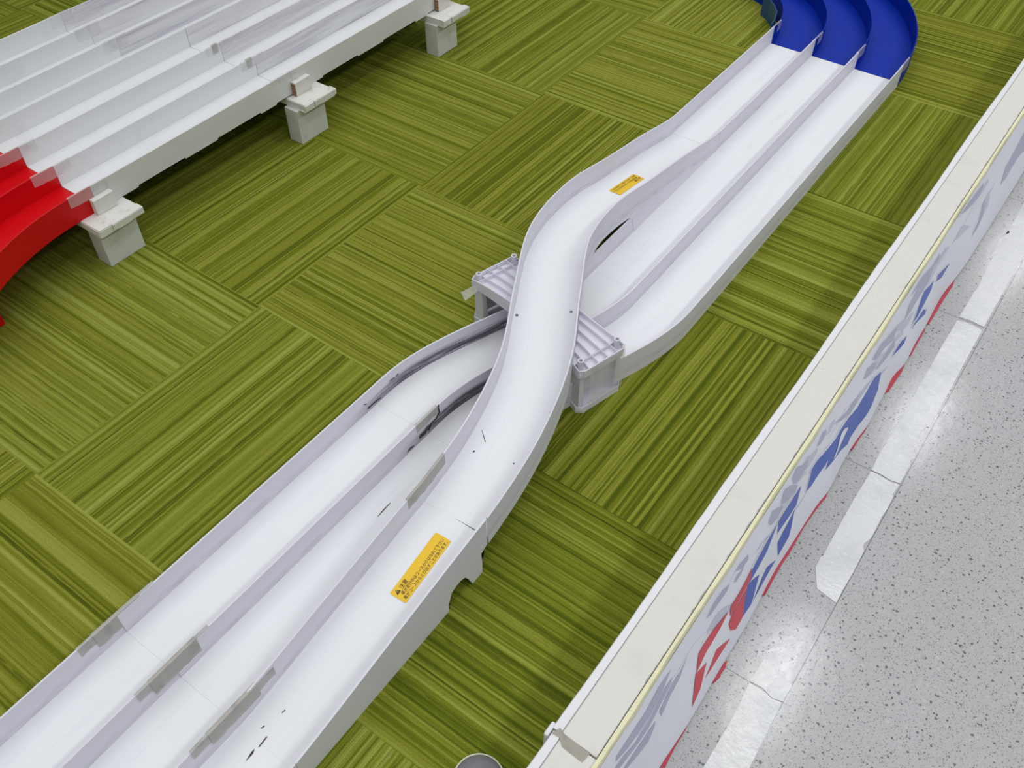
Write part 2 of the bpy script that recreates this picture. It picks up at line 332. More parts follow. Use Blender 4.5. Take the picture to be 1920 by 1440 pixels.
D = {'grid':{-4:(-2.0014,-0.0033),-3:(-1.5014,-0.0033),-2:(-1.0014,-0.0033),-1:(-0.5014,-0.0033),0:(0.0072,0.0148),1:(0.4997,-0.0058),2:(0.9931,0.0001),3:(1.4977,-0.0138),4:(1.9977,-0.0138),5:(2.4977,-0.0138),6:(2.9977,-0.0138)},'art':{'letter':[[[0.1649,0.581],[0.1863,0.377],[0.2065,0.373],[0.2431,0.414],[0.277,0.455],[0.2969,0.441],[0.3289,0.45],[0.3624,0.492],[0.3435,0.559],[0.327,0.566],[0.4028,0.709],[0.4098,0.503],[0.4193,0.432],[0.4388,0.441],[0.4726,0.534],[0.457,0.735],[0.4282,0.787],[0.3995,0.8],[0.3277,0.642],[0.3034,0.705],[0.3325,0.777],[0.3228,0.816],[0.2916,0.73],[0.2607,0.686],[0.2288,0.639],[0.2419,0.561],[0.2464,0.475],[0.2405,0.447],[0.2162,0.437],[0.1984,0.484],[0.1835,0.598]],[[0.7405,0.427],[0.7297,0.5],[0.7076,0.479],[0.6913,0.498],[0.6807,0.571],[0.6539,0.601],[0.6329,0.579],[0.6146,0.622],[0.6487,0.546],[0.6752,0.486],[0.6911,0.363],[0.7128,0.397]],[[0.7109,0.707],[0.6945,0.74],[0.6619,0.683],[0.6276,0.638],[0.6593,0.64],[0.6916,0.635],[0.6971,0.698]],[[0.8392,0.584],[0.8157,0.594],[0.7924,0.603],[0.7605,0.52],[0.7687,0.456]],[[0.5992,0.617],[0.5862,0.662],[0.566,0.67],[0.5362,0.645],[0.5563,0.608],[0.5764,0.585]]],'blue':[[[0.1457,0.375],[0.1263,0.538],[0.0913,0.523],[0.0583,0.508],[0.0642,0.36],[0.0816,0.355],[0.1137,0.383]],[[0.1207,0.563],[0.1056,0.74],[0.096,0.816],[0.058,0.845],[0.0583,0.652],[0.0776,0.615],[0.1002,0.597]],[[0.0598,0.368],[0.04,0.437],[0.0206,0.499],[-0.0003,0.504],[-0.042,0.499],[-0.0306,0.409],[-0.0064,0.386],[0.0177,0.374]],[[0.0503,0.854],[0.0096,0.838],[-0.038,0.815],[-0.0166,0.787],[0.0023,0.738],[0.0184,0.729],[0.0358,0.798]],[[-0.0093,0.622],[-0.02,0.684],[-0.0394,0.805],[-0.0447,0.812],[-0.0705,0.787],[-0.0582,0.585],[-0.043,0.499],[-0.0259,0.563]]],'red':[[[-0.028,0.382],[-0.0366,0.486],[-0.0701,0.51],[-0.1028,0.534],[-0.0959,0.436],[-0.0704,0.432],[-0.047,0.41]],[[-0.0461,0.522],[-0.0582,0.585],[-0.0705,0.787],[-0.0938,0.8],[-0.1076,0.698],[-0.1089,0.61],[-0.0937,0.544],[-0.071,0.534]],[[-0.1035,0.448],[-0.1265,0.494],[-0.1463,0.51],[-0.1707,0.521],[-0.1998,0.576],[-0.186,0.411],[-0.1688,0.397],[-0.1452,0.398],[-0.1221,0.425]],[[-0.11,0.804],[-0.137,0.801],[-0.1854,0.791],[-0.166,0.739],[-0.1475,0.669],[-0.1273,0.736]],[[-0.1738,0.637],[-0.1904,0.747],[-0.1998,0.811],[-0.2259,0.871],[-0.2015,0.578]]],'swirl':[[[-0.3117,0.136],[-0.2807,0.095],[-0.2484,0.107],[-0.2703,0.187],[-0.3087,0.249],[-0.3585,0.224],[-0.3853,0.166],[-0.3805,0.127],[-0.3415,0.164]],[[-0.3907,0.216],[-0.3723,0.226],[-0.345,0.287],[-0.3194,0.288],[-0.2946,0.259],[-0.2714,0.211],[-0.2535,0.215],[-0.2491,0.219],[-0.2552,0.252],[-0.2754,0.295],[-0.2955,0.338],[-0.3172,0.362],[-0.3449,0.341],[-0.376,0.295],[-0.3837,0.287]],[[-0.3766,0.36],[-0.3441,0.437],[-0.3194,0.465],[-0.299,0.411],[-0.3046,0.464],[-0.3218,0.514],[-0.346,0.473],[-0.3652,0.406],[-0.3712,0.415]],[[-0.2881,0.371],[-0.2712,0.333],[-0.2508,0.29],[-0.2318,0.283],[-0.2114,0.251],[-0.2352,0.357],[-0.2615,0.386],[-0.2863,0.459]],[[-0.0717,0.128],[-0.0559,0.125],[-0.0317,0.165],[-0.0338,0.223],[-0.053,0.219]],[[-0.0785,0.224],[-0.0651,0.204],[-0.047,0.232],[-0.0576,0.259],[-0.0735,0.26]],[[-0.1544,0.162],[-0.132,0.117],[-0.1082,0.121],[-0.089,0.176],[-0.0965,0.209],[-0.122,0.164],[-0.1441,0.198]],[[0.0347,0.166],[0.0471,0.102],[0.0659,0.166],[0.0841,0.268],[0.0618,0.3],[0.0419,0.264],[0.035,0.211]],[[0.077,0.15],[0.0899,0.073],[0.1096,0.137],[0.1347,0.293],[0.126,0.341],[0.0981,0.284],[0.0789,0.205]],[[0.1154,0.077],[0.1336,0.028],[0.1521,0.111],[0.1752,0.168],[0.1698,0.244],[0.1379,0.255],[0.1192,0.181]],[[0.2734,0.241],[0.323,0.321],[0.3717,0.345],[0.3809,0.283],[0.3622,0.421],[0.3374,0.427],[0.3026,0.348]],[[0.3901,0.221],[0.4078,0.16],[0.4328,0.203],[0.4535,0.305],[0.4272,0.312],[0.4021,0.268]],[[0.2057,0.171],[0.2276,0.094],[0.2416,0.132],[0.2403,0.192],[0.2176,0.212]],[[0.4285,0.144],[0.4693,0.116],[0.5199,0.2],[0.5531,0.283],[0.5378,0.386],[0.4865,0.256],[0.4455,0.227]],[[0.4398,0.328],[0.4762,0.364],[0.5324,0.478],[0.5473,0.446],[0.5467,0.547],[0.4987,0.476],[0.4528,0.393]],[[0.5875,0.326],[0.608,0.201],[0.6489,0.164],[0.7124,0.218],[0.7396,0.215],[0.7126,0.322],[0.6698,0.343],[0.6178,0.347]],[[0.6133,0.095],[0.6696,0.081],[0.7339,0.162],[0.7725,0.146],[0.7674,0.227],[0.7123,0.189],[0.6592,0.166]],[[0.8748,0.02],[0.9516,0.047],[1.0327,0.096],[1.0339,0.157],[1.0018,0.193],[0.9292,0.113]],[[1.085,0.388],[1.0523,0.455],[1.0391,0.643],[1.0025,0.701],[0.9695,0.691],[1.0092,0.608],[1.0391,0.426]],[[1.1545,0.549],[1.1863,0.381],[1.2316,0.357],[1.3362,0.282],[1.3489,0.649],[1.285,0.558],[1.2374,0.557],[1.1916,0.58]]],'light':[[[0.3212,0.546],[0.3078,0.502],[0.2959,0.498],[0.2872,0.541],[0.2778,0.615],[0.2581,0.657],[0.2688,0.676],[0.2852,0.643],[0.3039,0.607],[0.3235,0.576]],[[-0.0344,0.517],[-0.0093,0.622],[-0.0204,0.696],[-0.0397,0.815],[0.0023,0.738],[0.0184,0.729],[0.0555,0.867],[0.0583,0.652],[0.0776,0.615],[0.1218,0.562],[0.0583,0.508],[0.0598,0.368],[0.0206,0.499]],[[-0.1022,0.459],[-0.102,0.547],[-0.109,0.589],[-0.1062,0.799],[-0.1475,0.669],[-0.166,0.739],[-0.189,0.796],[-0.1731,0.643],[-0.2001,0.582],[-0.1707,0.521],[-0.1463,0.51],[-0.1265,0.494]]]},'hem':[[[-0.3131,-1.0862],[-0.2854,-1.0848],[-0.2613,-1.0858],[-0.2361,-1.0873],[-0.2495,-1.0883],[-0.279,-1.0884],[-0.3009,-1.09],[-0.3099,-1.0907]],[[-0.1684,-1.086],[-0.1458,-1.0873],[-0.1266,-1.0895],[-0.1366,-1.0909],[-0.1501,-1.0904],[-0.1537,-1.0914],[-0.1682,-1.0878]],[[-0.0022,-1.0842],[0.0396,-1.0814],[0.0707,-1.0807],[0.1016,-1.0821],[0.1352,-1.0828],[0.1667,-1.0829],[0.1971,-1.0838],[0.2351,-1.0872],[0.2233,-1.0886],[0.2039,-1.0862],[0.1828,-1.0847],[0.1499,-1.0832],[0.1243,-1.0841],[0.092,-1.0848],[0.0638,-1.0839],[0.0288,-1.0848],[0.0013,-1.0859]],[[0.337,-1.0854],[0.3643,-1.0838],[0.3968,-1.0847],[0.4142,-1.0866],[0.3956,-1.0869],[0.3733,-1.0854],[0.3473,-1.0855]],[[0.4954,-1.0835],[0.5153,-1.0831],[0.5458,-1.0807],[0.5684,-1.0832],[0.5948,-1.0863],[0.5691,-1.0884],[0.5385,-1.087],[0.5118,-1.0863]],[[0.6149,-1.085],[0.6562,-1.0836],[0.6855,-1.0829],[0.7127,-1.0831],[0.7007,-1.0853],[0.661,-1.0858],[0.6196,-1.0871]],[[0.7193,-1.0828],[0.7702,-1.081],[0.8198,-1.0801],[0.8618,-1.0822],[0.8859,-1.0844],[0.8612,-1.0864],[0.8162,-1.0853],[0.7682,-1.0856],[0.7229,-1.0854]]],'tape':[[[0.318,-1.1289],[0.2475,-1.1275],[0.1968,-1.1283],[0.1551,-1.1287],[0.1174,-1.1297],[0.1137,-1.1278],[0.0908,-1.1285],[0.0705,-1.1386],[0.0575,-1.1456],[0.0546,-1.1616],[0.0515,-1.1787],[0.0731,-1.178],[0.1187,-1.1793],[0.1629,-1.178],[0.1675,-1.1744],[0.1763,-1.1732],[0.1832,-1.1761],[0.193,-1.178],[0.2408,-1.177],[0.2583,-1.1784],[0.2901,-1.1776],[0.2948,-1.1749],[0.2968,-1.176],[0.3187,-1.1769],[0.3148,-1.1621],[0.3182,-1.1444]],[[0.3206,-1.1287],[0.3525,-1.1266],[0.4693,-1.1283],[0.5645,-1.1274],[0.6835,-1.1265],[0.7136,-1.1266],[0.7393,-1.1273],[0.7663,-1.1268],[0.7699,-1.142],[0.7699,-1.1573],[0.7661,-1.1747],[0.7131,-1.175],[0.5654,-1.1755],[0.4913,-1.1757],[0.4672,-1.1755],[0.4674,-1.1717],[0.4565,-1.1689],[0.4336,-1.1657],[0.4193,-1.168],[0.407,-1.1668],[0.4057,-1.171],[0.4016,-1.1712],[0.3851,-1.1719],[0.3679,-1.1771],[0.3469,-1.1765],[0.3214,-1.1768],[0.3189,-1.1641],[0.3197,-1.1539],[0.3214,-1.1432]],[[0.7784,-1.1274],[0.7804,-1.1489],[0.7775,-1.1749],[0.8951,-1.1751],[1.0433,-1.1764],[1.3359,-1.177],[1.6689,-1.1807],[1.7234,-1.1308],[1.23,-1.1248],[1.1467,-1.1266],[1.1282,-1.1263],[1.1081,-1.1253],[1.1026,-1.1302],[1.0899,-1.125],[0.9983,-1.1255],[0.961,-1.1259],[0.9334,-1.1275],[0.9138,-1.1285],[0.8831,-1.1301],[0.8678,-1.1279],[0.8299,-1.1277],[0.8023,-1.1276]],[[-0.0922,-1.1303],[-0.0896,-1.1366],[-0.0984,-1.1574],[-0.1068,-1.18],[-0.1354,-1.179],[-0.1396,-1.1654],[-0.134,-1.1482],[-0.135,-1.1296]],[[-0.1378,-1.1297],[-0.137,-1.148],[-0.1426,-1.1652],[-0.1382,-1.179],[-0.1866,-1.1801],[-0.2441,-1.1818],[-0.2849,-1.1829],[-0.3212,-1.1328],[-0.2798,-1.1324],[-0.1952,-1.1334]]],'arch':[[-0.2951,0.0174],[-0.287,0.0396],[-0.2767,0.0434],[-0.2665,0.0444],[-0.2554,0.0397],[-0.2474,0.0242],[-0.237,0],[-0.2141,0.0037],[-0.2154,0.0328],[-0.2183,0.0544]],'stickN':[[-0.3442,-0.6528,0.0509],[-0.3442,-0.682,0.0509],[-0.233,-0.6785,0.0687],[-0.2328,-0.6499,0.0687]],'stickF':[[0.7542,-0.4314,0.0428],[0.7535,-0.4032,0.0429],[0.6523,-0.4015,0.056],[0.65,-0.4282,0.0563]],'screws':[[0.2013,-0.4848,0.0876],[0.2668,-0.564,0.0863],[0.4635,-0.3861,0.0759],[0.7633,-0.2969,0.0416]],'marks':[('ramp',[[-0.0471,-0.5936,0.0841],[-0.047,-0.5948,0.0841],[-0.0623,-0.6135,0.0832],[-0.0638,-0.6131,0.0831]]),('ramp',[[-0.0894,-0.6077,0.0814],[-0.0857,-0.6079,0.0816],[-0.086,-0.6103,0.0816],[-0.0901,-0.6103,0.0813]]),('ramp',[[-0.0719,-0.6736,0.0825],[-0.0697,-0.6741,0.0827],[-0.0705,-0.6763,0.0826],[-0.0724,-0.6756,0.0825]]),('near',[[-0.5886,-0.6423,0.0139],[-0.5883,-0.644,0.0139],[-0.6044,-0.6451,0.0122],[-0.6048,-0.6437,0.0122]]),('near',[[-0.6093,-0.6413,0.0122],[-0.6146,-0.6445,0.0122],[-0.6199,-0.6446,0.0122],[-0.6286,-0.6443,0.0122],[-0.6195,-0.6421,0.0122],[-0.6158,-0.6412,0.0122]]),('near',[[-0.5493,-0.6382,0.0198],[-0.5493,-0.6395,0.0198],[-0.5548,-0.6385,0.0189],[-0.5549,-0.6374,0.0189]]),('near',[[-0.5853,-0.6282,0.0144],[-0.5803,-0.6295,0.0151],[-0.5805,-0.631,0.0151],[-0.5851,-0.6297,0.0144]]),('lane',[[-0.2058,-0.5262,0.0122],[-0.2055,-0.5273,0.0122],[-0.223,-0.528,0.0122],[-0.2374,-0.5285,0.0122],[-0.2372,-0.5278,0.0122],[-0.222,-0.5261,0.0122]])],'crack':[[[-0.0289,-0.4845,0.062],[-0.0264,-0.4845,0.0602],[-0.0271,-0.4845,0.0479],[-0.0248,-0.4845,0.038],[-0.0322,-0.4845,0.0345],[-0.0355,-0.4845,0.0291],[-0.038,-0.4845,0.0315],[-0.034,-0.4845,0.0387],[-0.0293,-0.4845,0.0422],[-0.0302,-0.4845,0.0495]],[[-0.0378,-0.4845,0.0331],[-0.0353,-0.4845,0.0308],[-0.049,-0.4845,0.0293],[-0.0545,-0.4845,0.028],[-0.0568,-0.4845,0.0196],[-0.0598,-0.4845,0.0234],[-0.058,-0.4845,0.0327],[-0.0485,-0.4845,0.0341]],[[-0.0593,-0.4845,0.0372],[-0.0597,-0.4845,0.0291],[-0.0647,-0.4845,0.0207],[-0.0765,-0.4845,0.0217],[-0.0813,-0.4845,0.0216],[-0.0822,-0.4845,0.0273],[-0.078,-0.4845,0.0311],[-0.0662,-0.4845,0.0302]],[[-0.0964,-0.4845,0.0206],[-0.0959,-0.4845,0.0182],[-0.1044,-0.4845,0.0188],[-0.1135,-0.4845,0.0187],[-0.1145,-0.4845,0.021],[-0.1051,-0.4845,0.0235]]],'crack0':[[[0.0076,-0.3685,0.0408],[0.0081,-0.3685,0.0386],[0.0023,-0.3685,0.0376],[-0.0046,-0.3685,0.0371],[-0.0056,-0.3685,0.0393],[0.0014,-0.3685,0.041]],[[-0.0084,-0.3685,0.039],[-0.0079,-0.3685,0.037],[-0.0166,-0.3685,0.0384],[-0.0232,-0.3685,0.039],[-0.0235,-0.3685,0.0405],[-0.0162,-0.3685,0.0407]],[[-0.0485,-0.3685,0.0218],[-0.0471,-0.3685,0.0194],[-0.0658,-0.3685,0.0209],[-0.0815,-0.3685,0.0208],[-0.0835,-0.3685,0.024],[-0.0814,-0.3685,0.0246],[-0.0653,-0.3685,0.0243]],[[-0.0826,-0.3685,0.0364],[-0.0822,-0.3685,0.0346],[-0.0887,-0.3685,0.0381],[-0.0907,-0.3685,0.0412],[-0.0861,-0.3685,0.0387]]],'towers':{'front':[[0.1333,-0.6443],[0.1417,-0.6624],[0.2341,-0.6867],[0.2431,-0.6791],[0.2157,-0.3748],[0.2258,-0.3683],[0.2371,-0.3659]],'waist':[[0.2028,-0.4696],[0.2593,-0.5819]],'boss':[[0.2252,-0.3798],[0.3067,-0.4028],[0.2328,-0.6756],[0.151,-0.6535]],'flag':[[0.1947,-0.3615,0.09],[0.2204,-0.3692,0.09],[0.2121,-0.3806,0.09],[0.1843,-0.3797,0.09]],'base':[[0.118,-0.6369],[0.1314,-0.6661],[0.2213,-0.6917],[0.2285,-0.6884]]},'deck':{'w':[1.0513,0.9403,0.8343,0.7356,0.6098,0.4917,0.3731],'seamL':[[0.367,1.0433],[0.3719,0.939],[0.3701,0.8335]],'seamN':[[0.4961,0.7316],[0.4936,0.6102],[0.5006,0.4984],[0.4531,0.3716]],'steps':[0.0495,0.1733,0.265,0.3942,0.4442,0.5959,0.7194,0.8148,0.9405,0.9908],'cap':[[-0.0949,0.3194],[0.0061,0.3122],[-0.0935,0.3819],[0.0131,0.3801],[0.4744,0.3118],[0.5732,0.3157],[0.5726,0.3628],[0.9865,0.3121],[1.0889,0.3089],[1.0774,0.3678]],'block':[[0.4945,0.3559],[0.5436,0.3572],[1.0184,0.355],[1.0671,0.3523],[-0.0614,0.3669],[-0.0172,0.36]],'red':[[-0.0506,0.3877],[-0.1009,0.3883],[-0.1433,0.3828],[-0.1893,0.3756],[-0.228,0.3606],[-0.2673,0.3433]],'redw4':[[-0.0548,0.4907],[-0.1042,0.4996],[-0.1306,0.4962],[-0.1658,0.4968]]},'lid':[-0.4656,-0.9036]}
FZ, RIM = .0122, .060

M['blue'].node_tree.nodes['Principled BSDF'].inputs['Specular IOR Level'].default_value = .15
M['red'].node_tree.nodes['Principled BSDF'].inputs['Specular IOR Level'].default_value = .25
# ---------------------------------------------------------------- setting: carpet and terrazzo
def carpet():
    bm = nb(); uvl = bm.loops.layers.uv.new('uv'); cl = bm.loops.layers.float_color.new('tile'); rnd = random.Random(3)
    tint = {(-1,0):.55,(0,0):.66,(1,0):.40,(2,0):.75,(-1,-1):.85,(0,1):.22,(-1,1):.25,(1,1):.45,(2,1):.55,(0,-1):.5,(1,-1):.55,(3,1):.4,(2,-1):.5,(-2,1):.8,(-2,0):.65,(-2,-1):.6,(3,0):.8}  # dye tone per tile, with the shade along the barrier painted in darker
    def gx(i, y): a, b = D['grid'][i]; return a + b*y
    N = 4
    for i in range(-4, 6):
        for j in range(-8, 3):
            y0, y1 = -.5*j, -.5*(j+1)
            if j == 2: y1 = -1.04
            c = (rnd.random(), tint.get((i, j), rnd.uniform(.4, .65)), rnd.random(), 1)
            along_u = (i+j) % 2 == 1
            for a in range(N):
                for b in range(N):
                    q = []
                    for (fa, fb) in ((a, b), (a+1, b), (a+1, b+1), (a, b+1)):
                        f, g = fa/N, fb/N; y = y0+(y1-y0)*g; x = gx(i, y)*(1-f)+gx(i+1, y)*f
                        q.append((bm.verts.new((x, y, 0)), (f, g*(y1-y0)/-.5)))
                    fc = bm.faces.new([v for v, _ in q])
                    for l, (_, (f, g)) in zip(fc.loops, q):
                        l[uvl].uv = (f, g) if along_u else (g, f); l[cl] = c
    bmesh.ops.remove_doubles(bm, verts=bm.verts, dist=1e-5)
    bmesh.ops.reverse_faces(bm, faces=bm.faces) if bm.faces[:][0].normal.z < 0 else None
    for f in bm.faces: f.normal_update()
    for f in bm.faces:
        if f.normal.z < 0: f.normal_flip()
    me = bpy.data.meshes.new('floor'); bm.to_mesh(me); bm.free(); me.materials.append(M['carpet'])
    o = bpy.data.objects.new('floor', me); C.objects.link(o); return tag(o, kind='structure')
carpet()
bm = nb(); vs = [bm.verts.new(v) for v in ((-5,-1.0405,0),(-5,-7,0),(9,-7,0),(9,-1.0405,0))]; bm.faces.new(vs)
tag(build('floor', bm, 'terrazzo'), 'grey speckled terrazzo shop floor outside the barrier', kind='structure')

# ---------------------------------------------------------------- low three-lane track
WY = (-.365, -.483, -.601, -.718)
def tape_over(parent, x0, x1, y, zt, drop, mat='tape', h=.0021, name='tape_strip', drop2=None, yf=None, rag=.0015):
    """a strip of tape folded over the top edge of a wall, hanging down `drop` on the -y side"""
    bm = nb(); rnd = random.Random(int(x0*1e4)); n = 10
    rows = []
    for i in range(n+1):
        x = x0+(x1-x0)*i/n; yc = yf(x) if yf else y; z = zt(x) if callable(zt) else zt
        d = drop + rnd.uniform(-rag, rag)
        rows.append([bm.verts.new((x, yc+a, b)) for a, b in ((-h, z-d), (-h, z+.0004), (0, z+.0009), (h, z+.0004), (h, z-(drop2 or drop)))])
    for i in range(n):
        for j in range(4): bm.faces.new((rows[i][j], rows[i+1][j], rows[i+1][j+1], rows[i][j+1]))
    return build(name, bm, mat, parent)
def straight(x0, x1, label, name='track_straight', walls=WY, mats=('wall', 'floor')):
    t = thing(name, ((x0+x1)/2, sum(walls)/4, 0), label, 'track section')
    xs = frange(x0, x1, .03)
    build('lane_floor', sweep_floor([(x, walls[0]) for x in xs], [(x, walls[-1]) for x in xs], lambda i: FZ), mats[1], t)
    for k, y in enumerate(walls):
        outer = k in (0, 3)
        build('side_wall' if outer else 'lane_divider', sweep_wall([(x, y+(.0006*math.sin(x*9+k) if not outer else 0)) for x in xs], lambda i: RIM, lambda i: 0 if outer else FZ-.002, zfl=lambda i: FZ), mats[0], t, smooth=30)
    return t
near = straight(-1.3, -.60005, 'nearest white three-lane straight track piece at the lower left corner')
far = straight(1.0047, 1.5474, 'far white three-lane straight track piece joined to the blue curve')

# ramp piece: two flat lanes and one lane that climbs
KX = [-.75,-.6,-.4,-.2,-.05,.1,.25,.4,.55,.7,.85,1.0,1.2]
KY = [-.6595,-.6595,-.6595,-.6595,-.6412,-.5959,-.5166,-.4429,-.4178,-.422,-.4215,-.424,-.424]
KZ = [.06,.06,.092,.124,.136,.141,.1405,.136,.127,.108,.0845,.0605,.06]
br_y = lambda x: interp(KX, KY, x); br_z = lambda x: interp(KX, KZ, x); br_f = lambda x: br_z(x)-.0485
ramp = thing('track_ramp', (-.4, -.54, 0), 'white track piece whose right lane climbs, with a yellow warning sticker', 'track section')
xs = frange(-.5999, -.2001, .02)
def sft(x):
    t = min(1, max(0, (x+.03)/.46)); return .1175*t*t*(3-2*t)
SEAM = -.058
xl = frange(-.5999, SEAM-.0001, .02)
build('lane_floor', sweep_floor([(x, WY[0]) for x in xl], [(x, WY[2]) for x in xl], lambda i: FZ), 'floor', ramp)
build('ramp_floor', sweep_floor([(x, WY[2]) for x in xs], [(x, WY[3]) for x in xs], lambda i: br_f(xs[i])), 'floor', ramp)
build('side_wall', sweep_wall([(x, -.3665) for x in xl], lambda i: RIM, lambda i: 0, zfl=lambda i: FZ), 'wall', ramp, smooth=30, rub=.8)
build('lane_divider', sweep_wall([(x, WY[1]-.0008) for x in xl], lambda i: RIM, lambda i: FZ-.002, zfl=lambda i: FZ), 'wall', ramp, smooth=30, rub=1.1)
build('lane_divider', sweep_wall([(x, WY[2]) for x in xs], lambda i: br_z(xs[i]), lambda i: 0, zfl=lambda i: br_f(xs[i])), 'wall', ramp, smooth=30)
prof = [(-.5994, 0), (-.2968, 0)] + [tuple(a) for a in D['arch'][:6]] + [(-.2474, .0242), (-.239, 0), (-.2145, .001), (-.2135, .033), (-.2155, .052), (-.2006, br_z(-.2)-.064)]
prof += [(x, br_z(x)) for x in frange(-.2006, -.5994, .02)]
build('side_wall', prism(nb(), prof, -.7165, -.7195, 'y'), 'wall', ramp)

# lane change piece: the climbing lane swings over the other two
lc = thing('lane_change_track', (.4, -.54, 0), 'long white lane-change piece with an S-shaped bridge lane crossing over two lanes', 'track section')
def lower(x0, x1, base): return [(x, base-sft(x)) for x in frange(x0, x1, .015)]
bx = frange(-.1999, 1.0044, .0151); cl = [Vector((x, br_y(x))) for x in bx]; BL, BR = [], []
for i, pnt in enumerate(cl):
    d = (cl[min(i+1, len(cl)-1)]-cl[max(i-1, 0)]).normalized(); nrm = Vector((-d.y, d.x))
    BL.append(tuple(pnt+nrm*.0588)); BR.append(tuple(pnt-nrm*.0588))
def br_side(x):
    for i in range(len(BR)-1):
        if BR[i][0] <= x <= BR[i+1][0]: f = (x-BR[i][0])/(BR[i+1][0]-BR[i][0]); return BR[i][1]*(1-f)+BR[i+1][1]*f
    return BR[-1][1]
def low_left(x): return -.3665-sft(x)
for a, b in ((SEAM+.0001, .4679), (.4681, 1.0044)):
    xq = frange(a, b, .015)
    build('lane_floor', sweep_floor([(x, low_left(x)) for x in xq], [(x, -.6015-sft(x)) for x in xq], lambda i: FZ), 'floor', lc)
LR = .0592
xq = frange(SEAM+.0001, .628, .012)
build('side_wall', sweep_wall([(x, low_left(x)+.0004) for x in xq], lambda i: LR+.0006, lambda i: 0, zfl=lambda i: FZ), 'wall', lc, smooth=30, rub=.9)
build('lane_divider', sweep_wall(lower(SEAM+.0001, 1.0044, -.484), lambda i: LR, lambda i: FZ-.002, zfl=lambda i: FZ), 'wall', lc, smooth=30, rub=1.25)
build('side_wall', sweep_wall(lower(SEAM+.0001, 1.0044, -.6015), lambda i: LR, lambda i: 0, zfl=lambda i: FZ), 'wall', lc, smooth=30)
def skirt(x):
    b = br_z(x)-.0655
    if x < .43: return b
    g = .0610+.0150*max(0.0, math.sin(math.pi*min(1, max(0, (x-.40)/.22))))
    if x <= .61: return g
    return max(0.0, g-(x-.61)*2.6)
bz = lambda i: br_z(bx[i]); bf = lambda i: br_f(bx[i]); bb = lambda i: max(0.0, br_z(bx[i])-.0655); bs = lambda i: skirt(bx[i])
build('bridge_floor', sweep_floor(BL, BR, bf), 'floor', lc, smooth=30)
build('bridge_wall', sweep_wall(BL, bz, bb, zfl=bf), 'wall', lc, smooth=30)
build('bridge_wall', sweep_wall(BR, bz, bs, zfl=bf, low=[(x, y if x < .42 else y*(1-min(1,(x-.42)/.1))-.4843*min(1,(x-.42)/.1)) for x, y in BR]), 'wall', lc, smooth=30)
for q in D['screws'][:2]:
    q = (q[0], q[1]+(.005 if q[1] < -.5 else 0)); bm = nb(); tube(bm, q, .0028, .0003, br_f(q[0])-.001, br_f(q[0])+.0006, 14); build('screw', bm, 'screw', lc)

# blue curve
def curve_track(name, label, cx, cy, radii, a0, a1, z0, mat, floor_z, rim, skirt=0.0):
    t = thing(name, (cx, cy-radii[1], 0), label, 'track section')
    N = 48; an = [a0+(a1-a0)*i/N for i in range(N+1)]
    P = lambda r, a: (cx+r*math.cos(a), cy+r*math.sin(a))
    build('lane_floor', sweep_floor([P(radii[0], a) for a in an], [P(radii[-1], a) for a in an], lambda i: floor_z), mat, t, smooth=30)
    for k, r in enumerate(radii):
        outer = k in (0, len(radii)-1)
        build('side_wall' if outer else 'lane_divider', sweep_wall([P(r, a) for a in an], lambda i: rim, lambda i: skirt if outer else floor_z-.002), mat, t, smooth=30)
    return t
blue = curve_track('track_curve', 'bright blue three-lane curved track section at the top right', 1.5485, -.118, (.2485,.366,.4835,.600), -math.pi/2, .25, 0, 'blue', FZ, RIM)
bm = sweep_wall([(1.56,-.352),(1.59,-.347),(1.636,-.332),(1.665,-.312),(1.69,-.288),(1.71,-.26)], lambda i: .058, lambda i: 0); build('guard_flap', bm, 'bluedark', blue)

# tape and scuffs on the low track
def tapes(parent, lst):
    for a in lst: tape_over(parent, *a[:5], **(a[5] if len(a) > 5 else {}))
tapes(near, [(-.665,-.535,WY[0],RIM+.0004,.019), (-.640,-.560,WY[0],RIM+.0008,.031,dict(h=.0029,mat='brown')), (-.660,-.535,WY[1],RIM+.0004,.019), (-.638,-.558,WY[1],RIM+.0009,.033,dict(h=.0029,mat='brown')),
             (-.668,-.525,WY[2],RIM+.002,.020), (-.640,-.555,WY[2],RIM+.0025,.030,dict(h=.0029,mat='brown'))])
tape_over(lc, -.238, -.145, WY[2], lambda x: br_z(x)+.0008, .024, 'brown', yf=lambda x: br_y(x)+.0588 if x > -.2 else WY[2])
tape_over(lc, -.085, -.03, -.484, LR+.0008, .018, 'tape')
for k, y in enumerate(WY): tape_over(far, 1.527, 1.592, y-(.0015*k if 0 else 0), RIM+.0006, .024, 'clear')
for surf, poly in D['marks']:
    par = {'ramp': lc, 'near': near, 'lane': ramp}[surf]
    if surf == 'ramp': poly = [(q[0], q[1], br_f(q[0])+.0006) for q in poly]
    elif surf == 'near': poly = [(q[0], q[1], (br_f(q[0]) if q[0] > -.6 else FZ)+.0006) for q in poly]; par = near if poly[0][0] < -.6 else ramp
    else: poly = [(q[0], q[1], FZ+.0006) for q in poly]
    build('scuff_mark', patch([poly], (0,0,0)), 'black', par)
for p_ in D['crack']: build('crack', patch([p_], (0,-.0016,0)), 'black', ramp if p_[0][0] < SEAM else lc)
for p_ in D['crack0']: build('scuff_mark', patch([p_], (0,-.0007,0)), 'black', ramp)

